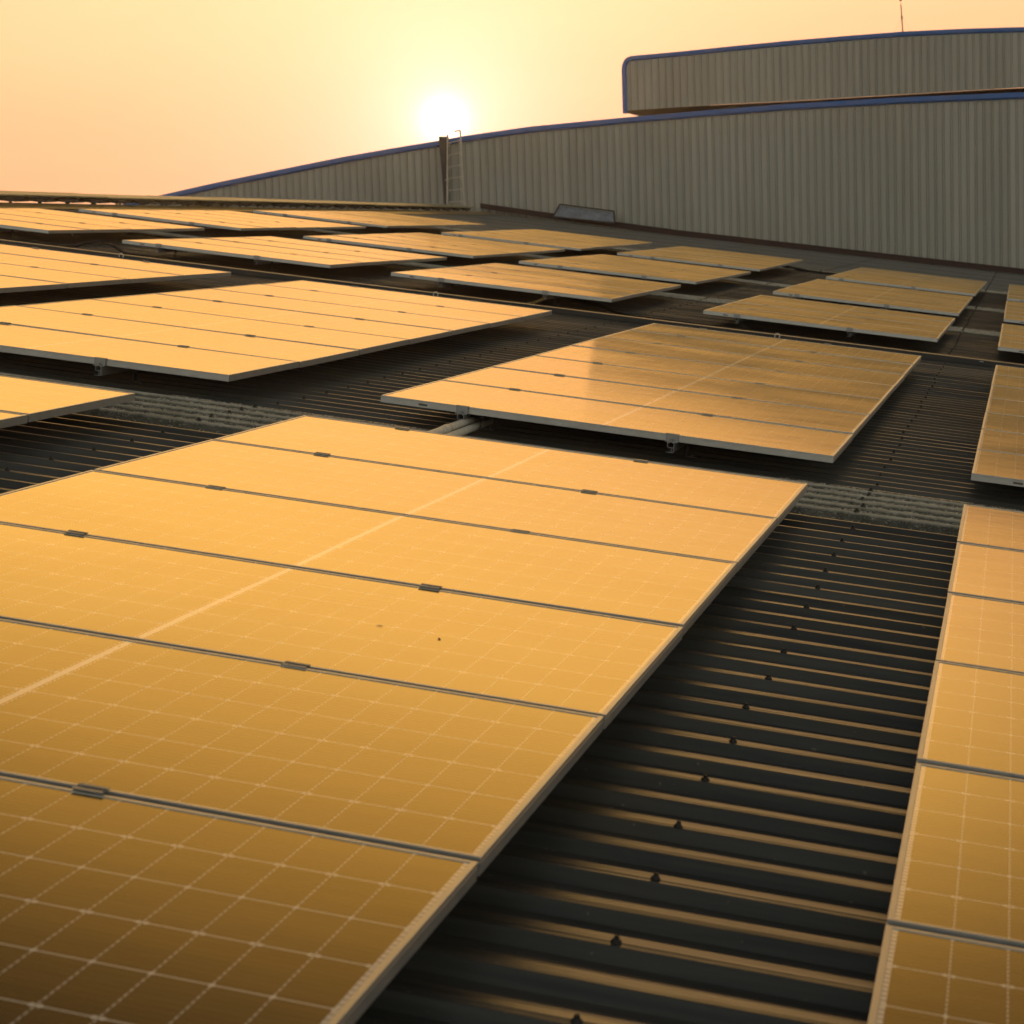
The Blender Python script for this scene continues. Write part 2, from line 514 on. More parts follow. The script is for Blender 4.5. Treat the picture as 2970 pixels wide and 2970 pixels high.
# weathered translucent strips, laid in the roof like the sheets around them
for k0, xa, xb in ((2, XR + .4, XE), (86, XR + .4, XE), (121, XR + .4, XE), (164, XR + .4, XE)):
    yl, yh = Y0 + k0 * PITCH - .062, Y0 + (k0 + 4) * PITCH + .062
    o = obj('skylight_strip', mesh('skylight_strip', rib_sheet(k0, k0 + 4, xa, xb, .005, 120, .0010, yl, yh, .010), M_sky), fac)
    o['label'] = 'rough fibrous grey-green translucent strip'
    # loose glass fibres standing out of the surface
    bm = bmesh.new(); rnd = random.Random(k0)
    near = k0 == 2
    spans = [(-1.9, -.75, 3600), (.8, 1.8, 3600), (-7.2, -6.1, 300), (-4.4, -3.3, 300)] if near else \
        [(-7.2, -6.1, 420), (-4.4, -3.3, 420), (-1.8, -.9, 420), (1.0, 1.7, 420)]
    for sa, sb, cnt in spans:
        for _ in range(cnt):
            x, y = rnd.uniform(sa, sb), rnd.uniform(yl, yh)
            if rnd.random() < .55: y = Y0 + rnd.randint(k0, k0 + 4) * PITCH + rnd.uniform(-.022, .016)
            d = abs(((y - Y0) / PITCH + .5) % 1 - .5) * PITCH
            z = (ZT + .010 if d < .013 else ZT + (ZV - ZT) * min(1, (d - .013) / .018)) + .006
            L = rnd.uniform(.008, .030); an = rnd.uniform(0, 6.28); ht = rnd.uniform(.001, .007)
            w_ = .0005 if near else .0012
            c, s_ = math.cos(an), math.sin(an)
            cv = rnd.uniform(-.008, .008)
            P = [(x, y, z), (x + c * L * .5 - s_ * cv, y + s_ * L * .5 + c * cv, z + ht), (x + c * L, y + s_ * L, z + ht * .3)]
            q = []
            for px, py, pz in P:
                q.append((bm.verts.new((px + s_ * w_, py - c * w_, pz)), bm.verts.new((px - s_ * w_, py + c * w_, pz + w_))))
            for A, B in zip(q, q[1:]): bm.faces.new((A[0], A[1], B[1], B[0]))
    fo = obj('fibre_tuft', mesh('fibre_tuft', bm, M_fibre), o); fo['kind'] = 'stuff'

# roof screws: near ones are parts of their own, the rest one part
bm = bmesh.new()
cyl(bm, (0, 0, 0), (0, 0, .0022), .0092, .0086, 16); cyl(bm, (0, 0, .0022), (0, 0, .0052), .0072, .0060, 14); cyl(bm, (0, 0, .0052), (0, 0, .0108), .0046, .0042, 6)
me_screw = mesh('roof_screw', bm, M_screw)
far_bm = bmesh.new()
cnt = 0
rs = random.Random(3)
SX = [1.19, -1.51, -4.21, -6.91]
spots = []
for k in range(-40, 250):
    yk = Y0 + k * PITCH
    is_sky = k in range(2, 7) or k in range(86, 91) or k in range(121, 126) or k in range(164, 169)
    if k % 2 and not is_sky: continue
    if 12.85 < yk < 13.5: continue
    for X in SX:
        spots.append((abs(yk + 5), X + rs.uniform(-.010, .010), yk + rs.uniform(-.008, .008), is_sky, X))
vis = [s for s in spots if (s[4] == 1.19 and s[2] > -3.4) or (s[4] == -1.51 and s[2] > 1.0) or (s[4] == -4.21 and s[2] > 9.5) or (s[4] == -6.91 and s[2] > 13)]
vis.sort()
near_ids = set(id(s) for s in vis[:98])
for s in spots:
    z = ZT + (.016 if s[3] else .0005)
    if id(s) in near_ids:
        o = obj('roof_screw', me_screw, roof if s[2] < 13 else roof2, (s[1], s[2], z)); o.rotation_euler = (rs.uniform(-.08, .08), rs.uniform(-.08, .08), rs.uniform(0, 3))
        if s[3]: o.scale = (1.35, 1.35, 1.35)
    else:
        cyl(far_bm, (s[1], s[2], z), (s[1], s[2], z + .005), .011, .008, 8); cyl(far_bm, (s[1], s[2], z + .005), (s[1], s[2], z + .013), .005, .005, 6)
fo = obj('roof_screw', mesh('roof_screw', far_bm, M_screw), roof2); fo['kind'] = 'stuff'

# ------------------------------------------------------------------ solar panels
PW, PL, PH = .4965, .9932, .030      # half width, half length, frame depth
LIP = .0105


def ring(bm, xo, yo, z0, xi, yi, z1):
    A = [bm.verts.new((sx * xo, sy * yo, z0)) for sx, sy in ((-1, -1), (1, -1), (1, 1), (-1, 1))]
    B = [bm.verts.new((sx * xi, sy * yi, z1)) for sx, sy in ((-1, -1), (1, -1), (1, 1), (-1, 1))]
    for i in range(4): bm.faces.new((A[i], A[(i + 1) % 4], B[(i + 1) % 4], B[i]))
    return A, B


bm = bmesh.new()
steps = [(PL - .028, PW - .028, -PH), (PL, PW, -PH), (PL, PW, -.009), (PL - .0012, PW - .0012, -.0085), (PL - .0012, PW - .0012, -.0062), (PL, PW, -.0055),
         (PL, PW, -.0010), (PL - .001, PW - .001, 0), (PL - LIP + .0008, PW - LIP + .0008, 0), (PL - LIP, PW - LIP, -.0008), (PL - LIP, PW - LIP, -.0060)]
rings = [[bm.verts.new((sx * a, sy * b, z)) for sx, sy in ((-1, -1), (1, -1), (1, 1), (-1, 1))] for a, b, z in steps]
for A, B in zip(rings, rings[1:]):
    for i in range(4): bm.faces.new((A[i], A[(i + 1) % 4], B[(i + 1) % 4], B[i]))
me_frame = mesh('frame', bm, M_alu)
bm = bmesh.new(); box(bm, -PL + LIP - .002, PL - LIP + .002, -PW + LIP - .002, PW - LIP + .002, -.0055, -.0016)
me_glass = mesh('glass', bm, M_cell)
bm = bmesh.new(); box(bm, -.020, .020, -.0006, .0006, -.0045, .0045)
me_stick = mesh('sticker', bm, M_sticker)

panel0 = None
ARR = {  # centre x, centre y, yaw, tilt, dz, panels, wording
    'A': (0, 0, -.172, -.098, .003, 6, 'large foreground array'),
    'B': (.043, 7.575, -.338, .081, .003, 7, 'long array behind the foreground one'),
    'C': (2.586, .033, .213, -.17, .005, 6, 'foreground array at the right edge'),
    'D': (2.582, 7.700, -.07, .106, -.004, 7, 'right-edge array behind the nearest right-hand one'),
    'E': (-2.690, 7.579, .308, .07, .001, 7, 'long array in the middle of the left side'),
    'F': (-2.668, .026, .67, -.09, -.008, 6, 'array at the left edge below the long one'),
    'G': (-5.244, 7.502, .139, .097, 0, 7, 'array at the left edge above the long one'),
    'H1': (-8.042, 15.721, .257, -.009, -.002, 4, 'front far array, leftmost of its row'),
    'I1': (-5.262, 15.602, -.118, -.029, 0, 4, 'front far array, second from left'),
    'J1': (-2.707, 15.55, .17, -.019, .002, 4, 'front far array, third from left'),
    'K1': (.100, 15.554, -.315, -.068, -.001, 4, 'front far array, fourth from left'),
    'L1': (2.57, 15.474, .109, .005, 0, 4, 'front far array at the right edge'),
    'H2': (-7.998, 21.205, .473, -.107, -.003, 5, 'middle far array, leftmost of its row'),
    'I2': (-5.212, 21.106, .108, .012, .002, 5, 'middle far array, second from left'),
    'J2': (-2.716, 21.147, .165, -.145, -.002, 5, 'middle far array, third from left'),
    'K2': (.13, 21.172, -.326, .009, -.001, 5, 'middle far array, fourth from left'),
    'L2': (2.562, 21.127, .163, .032, 0, 5, 'middle far array at the right edge'),
    'H3': (-8.034, 27.732, .533, -.038, -.003, 6, 'rearmost far array, leftmost of its row'),
    'I3': (-5.187, 27.568, .082, .098, .009, 6, 'rearmost far array, second from left'),
    'J3': (-2.745, 27.851, .144, .107, -.001, 6, 'rearmost far array, third from left'),
    'K3': (.182, 27.703, -.481, -.028, .002, 6, 'rearmost far array, fourth from left'),
    'L3': (2.547, 27.761, .138, .024, 0, 6, 'rearmost far array at the right edge'),
}
ORD = ['nearest', 'second', 'third', 'fourth', 'fifth', 'sixth', 'farthest']
RAILX = {'A': (-.590, .357), 'B': (-.578, .350), 'C': (2.05, 3.0), 'D': (2.05, 3.0), 'E': (-3.26, -2.31), 'F': (-3.26, -2.31), 'G': (-5.90, -4.96),
         'H': (-8.55, -7.60), 'I': (-5.90, -4.96), 'J': (-3.24, -2.30), 'K': (-.600, .360), 'L': (2.05, 3.0)}
SLOPE2 = .0023138


def arr_matrix(key):
    cx, cy, yaw, tilt, dz, n, _ = ARR[key]
    M = T(cx, cy, dz) @ Matrix.Rotation(R(yaw), 4, 'Z') @ Matrix.Rotation(R(tilt), 4, 'X')
    if key[-1] in '123':
        M = T(0, 0, .0015 + (cy - 9) * SLOPE2) @ M @ Matrix.Rotation(SLOPE2, 4, 'X')
    return M


# clamps and rails as meshes of their own
bm = bmesh.new()
for y0_, y1_ in ((-.0165, -.0085), (.0085, .0165)): box(bm, -.026, .026, y0_, y1_, .0008, .0030)
box(bm, -.026, .026, -.0085, -.0062, -.014, .0026); box(bm, -.026, .026, .0062, .0085, -.014, .0026)
box(bm, -.026, .026, -.0062, .0062, -.014, -.0115)
cyl(bm, (0, 0, -.0115), (0, 0, -.004), .0058, .0058, 10)
me_mid = mesh('mid_clamp', bm, M_alu_dull)
bm = bmesh.new()
box(bm, -.027, .027, -.0055, .013, .0008, .0038); box(bm, -.027, .027, -.0080, -.0055, -.032, .0038)
box(bm, -.027, .027, -.020, -.0080, -.032, -.029)
cyl(bm, (0, -.0135, -.029), (0, -.0135, -.019), .0075, .0075, 6)
me_end = mesh('end_clamp', bm, M_alu_dull)
bm = bmesh.new()
box(bm, .0165, .0205, -.022, .022, -.125, -.055); box(bm, .0165, .066, -.022, .022, -.130, -.125)
cyl(bm, (.045, 0, -.125), (.045, 0, -.116), .007, .007, 6); cyl(bm, (.0205, 0, -.085), (.030, 0, -.085), .007, .007, 6)
me_foot = mesh('foot_bracket', bm, M_foot)


def rail_mesh(L):
    bm = bmesh.new(); t = .0022
    for x0, x1, z0, z1 in ((-.0150, -.0150 + t, -.053, -.0315), (.0150 - t, .0150, -.074, -.0315), (-.0150 + t, .0150 - t, -.055, -.053),
                           (-.0150 + t, -.0050, -.0337, -.0315), (.0050, .0150 - t, -.0337, -.0315), (-.018, .0150 - t, -.0762, -.074), (.0040, .0062, -.074, -.055)):
        box(bm, x0, x1, -L / 2, L / 2, z0, z1)
    return mesh('mounting_rail', bm, M_alu_dull)


rail_cache = {}
for key, (cx, cy, yaw, tilt, dz, n, words) in ARR.items():
    AM = arr_matrix(key)
    grp_p = 'solar panels of the ' + words
    for i in range(n):
        if panel0 is None:
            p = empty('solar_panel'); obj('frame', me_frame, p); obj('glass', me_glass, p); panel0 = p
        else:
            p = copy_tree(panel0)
        o_ = ORD[i] if i < n - 1 else 'farthest'
        tag(p, '%s solar panel of the %s' % (o_, words), 'solar panel', grp_p)
        rj = random.Random(key + str(i))
        p.matrix_world = G4 @ AM @ T(rj.uniform(-.0012, .0012), (i - (n - 1) / 2) * 1.012, rj.uniform(-.0006, .0006)) @ Matrix.Rotation(R(rj.uniform(-.14, .14)), 4, 'X') @ Matrix.Rotation(R(rj.uniform(-.10, .10)), 4, 'Y')
    # rails with their clamps and feet
    Ly = n * 1.012 + .028
    if n not in rail_cache: rail_cache[n] = rail_mesh(Ly)
    for s_, rx in zip(('left', 'right'), RAILX[key[0]]):
        lx = rx - cx
        r = empty('mounting_rail')
        tag(r, '%s mounting rail under the %s' % (s_, words), 'rail', 'mounting rails under the arrays')
        r.matrix_world = G4 @ AM @ T(lx, 0, 0)
        obj('channel', rail_cache[n], r)
        for i in range(1, n):
            obj('mid_clamp', me_mid, r, (random.uniform(-.006, .006), (i - n / 2) * 1.012, 0))
        obj('end_clamp', me_end, r, (0, -n / 2 * 1.012 + .008, 0))
        e = obj('end_clamp', me_end, r, (0, n / 2 * 1.012 - .008, 0)); e.rotation_euler = (0, 0, math.pi)
        y = -n / 2 * 1.012 + .38
        while y < n / 2 * 1.012:
            obj('foot_bracket', me_foot, r, (0, y, 0)); y += 1.376

# barcode stickers on the near frame faces (a part of the near panel of each array)
for o in list(COL.objects):
    if o.name.startswith('solar_panel') and o.get('label', '').startswith('nearest') and not any(a in o['label'] for a in ('large foreground', 'foreground array at', 'below')):
        obj('sticker', me_stick, o, (-.80, -PW - .0007, -.018))

# ------------------------------------------------------------------ cable tray across the roof
tr = empty('cable_tray', (0, 12.92, 0))
tag(tr, 'long low dark cable tray with worn light lid edge crossing the roof', 'cable tray')
bm = bmesh.new(); box(bm, XR + .5, XE, 0, .092, -.128, -.0845); obj('tray_body', mesh('tray_body', bm, M_tray), tr)
bm = bmesh.new()
xs = [XR + .5, -8.2, -5.75, -3.33, -.9, 1.43, 3.86, 6.3, XE]
for a, b in zip(xs, xs[1:]): box(bm, a + .001, b - .001, -.0015, .0935, -.0842 + random.uniform(0, .0012), -.0815)
obj('tray_lid', mesh('tray_lid', bm, M_trayedge), tr)
bm = bmesh.new()
for px0, px1, pz0, pz1 in ((1.453, 1.487, -.0935, -.0795),): box(bm, px0, px1, -.0022, -.0004, pz0 - .005, pz1 - .012)
obj('label_plate', mesh('label_plate', bm, M_label), tr)
on_roof(tr)
# small white cable hooks behind the far edges of the near arrays
for hx, lab in ((-5.82, 'white cable hook peeking over the array at the left edge'), (-3.01, 'white cable hook by the long left array'), (-.15, 'white cable hook above the array in the middle right')):
    bm = bmesh.new()
    pts = [(.020 * math.cos(t), 0, .010 + .020 * math.sin(t)) for t in [math.pi * i / 14 for i in range(-3, 18)]]
    tube(bm, pts, .0045, 8)
    h = obj('cable_hook', mesh('cable_hook', bm, M_pvc, smooth=True)); h.location = (hx, 12.55, -.078)
    tag(h, lab, 'hook', 'white cable hooks beside the cable tray'); on_roof(h)

# ------------------------------------------------------------------ conduit pipes between the two middle arrays
for (p0, p1, z, r_, lab, tie) in (((-.588, 3.0), (-.590, 4.19), -.072, .0165, 'upper cream plastic conduit pipe tied under the rail', True),
                                  ((-.555, 2.95), (-.556, 4.42), -.094, .0165, 'lower cream plastic conduit pipe next to the upper one', False)):
    c = empty('conduit_pipe', (p0[0], p0[1], z)); tag(c, lab, 'pipe', 'conduit pipes between the middle arrays')
    d = Vector((p1[0] - p0[0], p1[1] - p0[1], 0))
    bm = bmesh.new(); cyl(bm, (0, 0, 0), d, r_, r_, 24); obj('pipe', mesh('pipe', bm, M_pvc, smooth=False), c)
    if tie:
        bm = bmesh.new(); cyl(bm, (0, .70, 0), (0, .775, 0), r_ + .003, r_ + .003, 24); obj('coupling', mesh('coupling', bm, M_pvc), c)
        bm = bmesh.new(); cyl(bm, (0, .781, 0), (0, .786, 0), r_ + .0016, r_ + .0016, 20); obj('joint_ring', mesh('joint_ring', bm, M_darkpl), c)
        bm = bmesh.new(); pts = [(.017 + .037 * math.cos(t) , 1.150, -.011 + .031 * math.sin(t)) for t in [2 * math.pi * i / 24 for i in range(25)]]
        tube(bm, pts, .0022, 6); tube(bm, [(.0, 1.147, .018), (.010, 1.145, .024), (.016, 1.144, .021)], .003, 6)
        obj('cable_tie', mesh('cable_tie', bm, M_darkpl), c)
    on_roof(c)

# ------------------------------------------------------------------ loose black cables, rag
def cable(name, pts, r, lab):
    bm = bmesh.new(); tube(bm, smooth_path(pts), r, 8)
    o = obj(name, mesh(name, bm, M_darkpl, smooth=True)); tag(o, lab, 'cable', 'loose black cables on the roof'); on_roof(o, Matrix.Identity(4))


cable('power_cable', [(-7.7, 13.62, -.118), (-7.15, 13.72, -.118), (-6.85, 13.80, -.112), (-6.73, 13.84, -.075), (-6.62, 13.86, -.048), (-6.50, 13.84, -.045), (-6.40, 13.78, -.070), (-6.31, 13.72, -.100), (-6.22, 13.66, -.118), (-6.0, 13.62, -.12)], .016,
      'thick black cable arching up beside the second far array')
cable('power_cable', [(-2.2, 14.3, -.085), (-1.95, 14.2, -.09), (-1.78, 14.0, -.11), (-1.62, 13.75, -.118), (-1.45, 13.62, -.118), (-1.0, 13.56, -.118), (-.6, 13.53, -.118), (.6, 13.5, -.118)], .016,
      'black cable sagging from the third far array onto the roof')
cable('power_cable', [(-2.3, 31.3, -.06), (-1.95, 31.15, -.10), (-1.65, 31.0, -.118), (-1.3, 30.9, -.118), (-1.0, 30.8, -.11)], .025,
      'black cable between the two rear arrays on the right')
cable('power_cable', [(-5.25+1.0, 31.0, -.05), (-4.0, 31.0, -.11), (-3.6, 30.7, -.115)], .022, 'short black cable left of the third rear array')
bm = bmesh.new()
pts = smooth_path([(-2.29, 13.50, -.052), (-2.35, 13.47, -.085), (-2.42, 13.44, -.112), (-2.50, 13.42, -.120), (-2.58, 13.40, -.121)], 6)
for i, p in enumerate(pts[:-1]):
    r_ = .008 + .009 * abs(math.sin(i * 1.3)) + (.008 if i > 14 else 0)
    cyl(bm, p, pts[i + 1], r_, .008 + .009 * abs(math.sin((i + 1) * 1.3)) + (.008 if i > 13 else 0), 7)
rg = obj('twisted_rag', mesh('twisted_rag', bm, M_rag)); tag(rg, 'dirty yellow twisted rag hanging off the third far array onto the roof', 'rag'); on_roof(rg, Matrix.Identity(4))
# two dry leaf scraps on the foreground array
for x, y, a, lab in ((.38, -.52, .4, 'tiny dark scrap of leaf, left of the two on the foreground array'), (.53, -.56, 1.9, 'tiny dark scrap of leaf, right of the two on the foreground array')):
    bm = bmesh.new()
    P = [(-.008, 0, .001), (-.003, .0035, .003), (.004, .003, .0015), (.009, 0, .003), (.003, -.0035, .001), (-.004, -.003, .002)]
    V = [bm.verts.new(p) for p in P]; c_ = bm.verts.new((0, 0, .004))
    for i in range(6): bm.faces.new((V[i], V[(i + 1) % 6], c_))
    [setattr(v_.co, 'z', v_.co.z * .35) for v_ in bm.verts]
    lf = obj('leaf_scrap', mesh('leaf_scrap', bm, M_leaf)); tag(lf, lab, 'leaf')
    on_roof(lf, T(x, y, .0026) @ Matrix.Rotation(a, 4, 'Z'))

# ------------------------------------------------------------------ walkway along the ridge
wk = empty('ridge_walkway', (XR - .22, 13.0, 0))
tag(wk, 'raised walkway on short posts running along the roof ridge on the left', 'walkway')
UP = Vector((-math.sin(TH), 0, math.cos(TH)))
bm = bmesh.new()
y = 8.0
rw = random.Random(5)
while y < 44.6:
    L = 2.61
    dz = rw.uniform(-.004, .004)
    box(bm, -.26, .26, y - 13.0 + .012, min(y + L, 44.9) - 13.0 - .012, (.006 + dz), .022 + dz)
    y += L
obj('deck', mesh('deck', bm, M_deck), wk)
bm = bmesh.new(); box(bm, -.215, -.19, -5, 32.5, -.082, -.014); obj('dark_backing', mesh('dark_backing', bm, M_darkmetal), wk)  # added dark strip that hides most of the bright sky under the deck
k = 0
me_post = None
y = 20.71 - .87 * 14
while y < 44.7:
    if me_post is None:
        bm = bmesh.new(); box(bm, -.0125, .0125, -.020, .020, -.13, -.068)
        me_post = mesh('post', bm, M_darkmetal)
        bm = bmesh.new()
        V = [bm.verts.new(v_) for v_ in ((-.23, -.33, -.015), (-.23, .33, -.015), (-.23, .10, -.068), (-.23, -.10, -.068), (.23, -.33, -.015), (.23, .33, -.015), (.23, .10, -.068), (.23, -.10, -.068))]
        for f_ in ((0, 1, 2, 3), (7, 6, 5, 4), (0, 4, 5, 1), (1, 5, 6, 2), (2, 6, 7, 3), (3, 7, 4, 0)): bm.faces.new([V[i] for i in f_])
        me_bear = mesh('bearer', bm, M_darkmetal)
        bm = bmesh.new()
        V = [bm.verts.new(v_) for v_ in ((.12, .02, -.020), (.12, .34, -.020), (.12, .30, -.072), (.12, -.14, -.084))]
        bm.faces.new(V)
        bmesh.ops.solidify(bm, geom=bm.faces[:], thickness=.006)
        me_pan = mesh('under_pan', bm, M_pan)
    obj('post', me_post, wk, (.21, y - 13.0, 0)); obj('post', me_post, wk, (-.21, y - 13.0, 0)); obj('bearer', me_bear, wk, (0, y - 13.0, 0))
    obj('under_pan', me_pan, wk, (0, y - 13.0 + .435, 0))
    y += .87
on_roof(wk)

# ------------------------------------------------------------------ gable building behind (upright coordinates)
YW = 46.0
ZB = lambda x: 1.491 + (x + 11.179) * -.1426
TOPL = [(-30, -.4), (-24, 1.10), (-21, 1.78), (-19.192, 2.126), (-17.501, 2.413), (-16.113, 2.624), (-14.139, 2.914), (-12.924, 3.063), (-11.792, 3.192), (-11.111, 3.280), (-9.53, 3.425),
        (-7.327, 3.530), (-5.2, 3.61), (-3.538, 3.663), (-.9, 3.69), (1.778, 3.675), (5, 3.56), (9, 3.2), (14, 2.5), (20, 1.2), (24, .1)]


def interp(P, x):
    for (a, b), (c, d) in zip(P, P[1:]):
        if a <= x <= c: return b + (d - b) * (x - a) / (c - a)
    return P[0][1] if x < P[0][0] else P[-1][1]


def ribbed_wall(x0, x1, top, bot, pitch=.18, ph=0, d=.024, y=0.0):
    """vertical ribs with the double crease seen in the photo; the face looks towards -Y"""
    bm = bmesh.new(); xs = []
    k = math.floor(x0 / pitch)
    while k * pitch + ph < x1:
        c = k * pitch + ph
        for o_, dep in ((-.031, 0), (-.028, .016), (-.024, .016), (-.021, 0), (-.014, -d), (.010, -d), (.018, 0), (.021, .016), (.025, .016), (.028, 0)):
            if x0 < c + o_ < x1: xs.append((c + o_, dep))
        k += 1
    xs = [(x0, 0)] + xs + [(x1, 0)]
    rows = []
    for x, dep in xs:
        zt, zb = top(x), bot(x)
        rows.append([bm.verts.new((x, y + dep, zb + (zt - zb) * t)) for t in (0, .33, .66, 1)])
    for a, b in zip(rows, rows[1:]):
        for i in range(3): bm.faces.new((a[i], b[i], b[i + 1], a[i + 1]))
    return bm


def fascia(path, h, y0, y1, M, name, parent):
    """strip following a polyline in XZ; h = height measured down (or inwards)"""
    bm = bmesh.new(); pts = [Vector((p[0], p[1])) for p in path]; secs = []
    for i, p in enumerate(pts):
        d = (pts[min(i + 1, len(pts) - 1)] - pts[max(i - 1, 0)]).normalized()
        n = Vector((d.y, -d.x))
        q = p + n * h
        q2 = p + n * (h * .72)
        secs.append([bm.verts.new((p.x, y1, p.y)), bm.verts.new((p.x, y0, p.y)), bm.verts.new((q2.x, y0, q2.y)), bm.verts.new((q.x, y0 + .03, q.y)), bm.verts.new((q.x, y1, q.y))])
    for a, b in zip(secs, secs[1:]):
        for i in range(5): bm.faces.new((a[i], b[i], b[(i + 1) % 5], a[(i + 1) % 5]))
    bm.faces.new(secs[0]); bm.faces.new(secs[-1][::-1])
    return obj(name, mesh(name, bm, M), parent)


gb = empty('warehouse_building', (0, YW, 0))
tag(gb, 'large warehouse with pale ribbed metal gable wall and blue curved roof trim', 'warehouse')
FH = .135
wtop = lambda x: interp(TOPL, x) - .05
obj('gable_wall', mesh('gable_wall', ribbed_wall(-30, 24, wtop, lambda x: min(ZB(x) - .5, wtop(x) - .3)), M_wall), gb)
fascia(TOPL, FH, -.09, .10, M_trim, 'blue_trim', gb)
# curved roof behind the gable
bm = bmesh.new(); ra = [bm.verts.new((x, .10, z - .02)) for x, z in TOPL]; rb = [bm.verts.new((x, 34, z - .02)) for x, z in TOPL]
for i in range(len(TOPL) - 1): bm.faces.new((ra[i], ra[i + 1], rb[i + 1], rb[i]))
obj('roof', mesh('roof', bm, M_roof), gb)
# base flashing on the wall
# raised ridge block standing 4 m behind the gable, open underneath
YB = 4.2
UT = [(-8.070, 3.86), (-8.070, 4.95), (-8.052, 5.065), (-8.006, 5.168), (-7.930, 5.240), (-7.812, 5.272), (-6.51, 5.320), (-5.15, 5.385), (-3.836, 5.439), (-2.4, 5.480), (-1.099, 5.508), (.4, 5.497), (1.785, 5.460), (4, 5.37), (8, 5.1)]
UTP = UT[4:]
utop = lambda x: interp([(-8.06, 5.02), (-7.99, 5.13)] + UTP, x) - .04
ubot = lambda x: interp([(-8.070, 3.930), (-5.857, 3.965), (-3.974, 3.968), (1.777, 4.03), (8, 3.9)], x)
o = obj('upper_wall', mesh('upper_wall', ribbed_wall(-8.0, 8, utop, ubot, ph=.05), M_wall), gb, (0, YB, 0))
o = fascia(UT, .118, -.05, .10, M_trim, 'blue_trim', gb); o.location = (0, YB, 0)
bm = bmesh.new()
xs = [-8.05, -7, -6, -5, -4, -3, -2, -1, 0, 1, 2, 4, 6, 8]
a = [bm.verts.new((x, YB + .006, ubot(x) - .004)) for x in xs]; b = [bm.verts.new((x, 7.2, ubot(x) - .004)) for x in xs]
for i in range(len(xs) - 1): bm.faces.new((a[i], a[i + 1], b[i + 1], b[i]))
obj('soffit', mesh('soffit', bm, M_darkpl), gb)  # shade put into the colour: near-black keeps low sun from showing
bm = bmesh.new(); box(bm, -7.95, 8, 7.1, 7.25, 2.2, 3.92); obj('inner_shade_wall', mesh('inner_shade_wall', bm, M_darkmetal), gb)  # unseen wall, set here to keep low sun off the soffit
bm = bmesh.new(); P_ = UT[1:]
a = [bm.verts.new((x, YB + .1, z - .012)) for x, z in P_]; b = [bm.verts.new((x, 20, z - .012)) for x, z in P_]
for i in range(len(P_) - 1): bm.faces.new((a[i], a[i + 1], b[i + 1], b[i]))
bm.faces.new([bm.verts.new(v_) for v_ in ((-8.06, YB + .1, 3.90), (-8.06, YB + .1, 4.95), (-8.06, 20, 4.95), (-8.06, 20, 3.90))])
obj('upper_roof', mesh('upper_roof', bm, M_roof), gb)

# antenna mast on the upper roof
an = empty('antenna_mast', (-1.150, 51.5, 5.47)); tag(an, 'thin dark antenna mast with guy wires on top of the upper roof', 'antenna')
bm = bmesh.new(); cyl(bm, (0, 0, -.05), (-.034, 0, .50), .015, .014, 8); cyl(bm, (-.034, 0, .50), (-.052, 0, .82), .013, .013, 8); obj('pole', mesh('pole', bm, M_darkmetal), an)
bm = bmesh.new(); cyl(bm, (-.031, 0, .475), (-.033, 0, .53), .025, .025, 8); obj('collar', mesh('collar', bm, M_darkmetal), an)
bm = bmesh.new(); bmesh.ops.create_uvsphere(bm, u_segments=12, v_segments=8, radius=.04, matrix=Matrix.Translation((-.058, 0, .94))); cyl(bm, (-.052, 0, .82), (-.056, 0, .91), .004, .004, 6); obj('tip', mesh('tip', bm, M_darkmetal), an)
for x in (-.32, .30):
    bm = bmesh.new(); cyl(bm, (-.032, 0, .50), (x, .3, .02), .0022, .0022, 5); obj('guy_wire', mesh('guy_wire', bm, M_pan), an)

# ladder against the gable wall
ld = empty('wall_ladder', (-11.35, 45.72, 1.6)); tag(ld, 'grey metal ladder with braced rungs fixed to the gable wall under the sun', 'ladder')
Lb, Lt, Rb, Rt = Vector((-.225, 0, -.10)), Vector((-.142, 0, 1.724)), Vector((.221, 0, -.10)), Vector((.168, 0, 1.803))
for nm, a, b in (('side_rail', Lb, Lt), ('side_rail', Rb, Rt)):
    bm = bmesh.new(); cyl(bm, a, b, .019, .019, 8)
    if b is Rt: cyl(bm, b, b + Vector((-.14, .0, -.02)), .016, .016, 8)
    obj(nm, mesh(nm, bm, M_ladder), ld)
for z in (1.74, 2.02, 2.30, 2.57, 2.85, 3.13):
    t = (z - 1.6 + .10) / 1.85; a = Lb.lerp(Lt, t); b = Rb.lerp(Rt, t)
    bm = bmesh.new(); cyl(bm, a, b, .013, .013, 8)
    cyl(bm, a.lerp(b, .26), a - Vector((0, 0, .085)), .010, .010, 6); cyl(bm, a.lerp(b, .74), b - Vector((0, 0, .085)), .010, .010, 6)
    obj('rung', mesh('rung', bm, M_ladder), ld)
bm = bmesh.new(); cyl(bm, (-.20, 0, .66), (-.30, .15, .655), .010, .010, 6); obj('wall_tie', mesh('wall_tie', bm, M_ladder), ld)

# dark tapered strip beside the ladder
bm = bmesh.new()
V = [(-11.744, 3.287), (-11.512, 3.277), (-11.609, 1.55), (-11.66, 1.55)]
A = [bm.verts.new((x + 11.6, 0, z - 1.55)) for x, z in V]; B = [bm.verts.new((x + 11.6, .06, z - 1.55)) for x, z in V]
bm.faces.new(A); bm.faces.new(B[::-1])
for i in range(4): bm.faces.new((A[i], A[(i + 1) % 4], B[(i + 1) % 4], B[i]))
st = obj('metal_strip', mesh('metal_strip', bm, M_darkmetal), loc=(-11.6, 45.84, 1.55)); tag(st, 'dark tapering metal strip standing against the wall left of the ladder', 'metal strip')

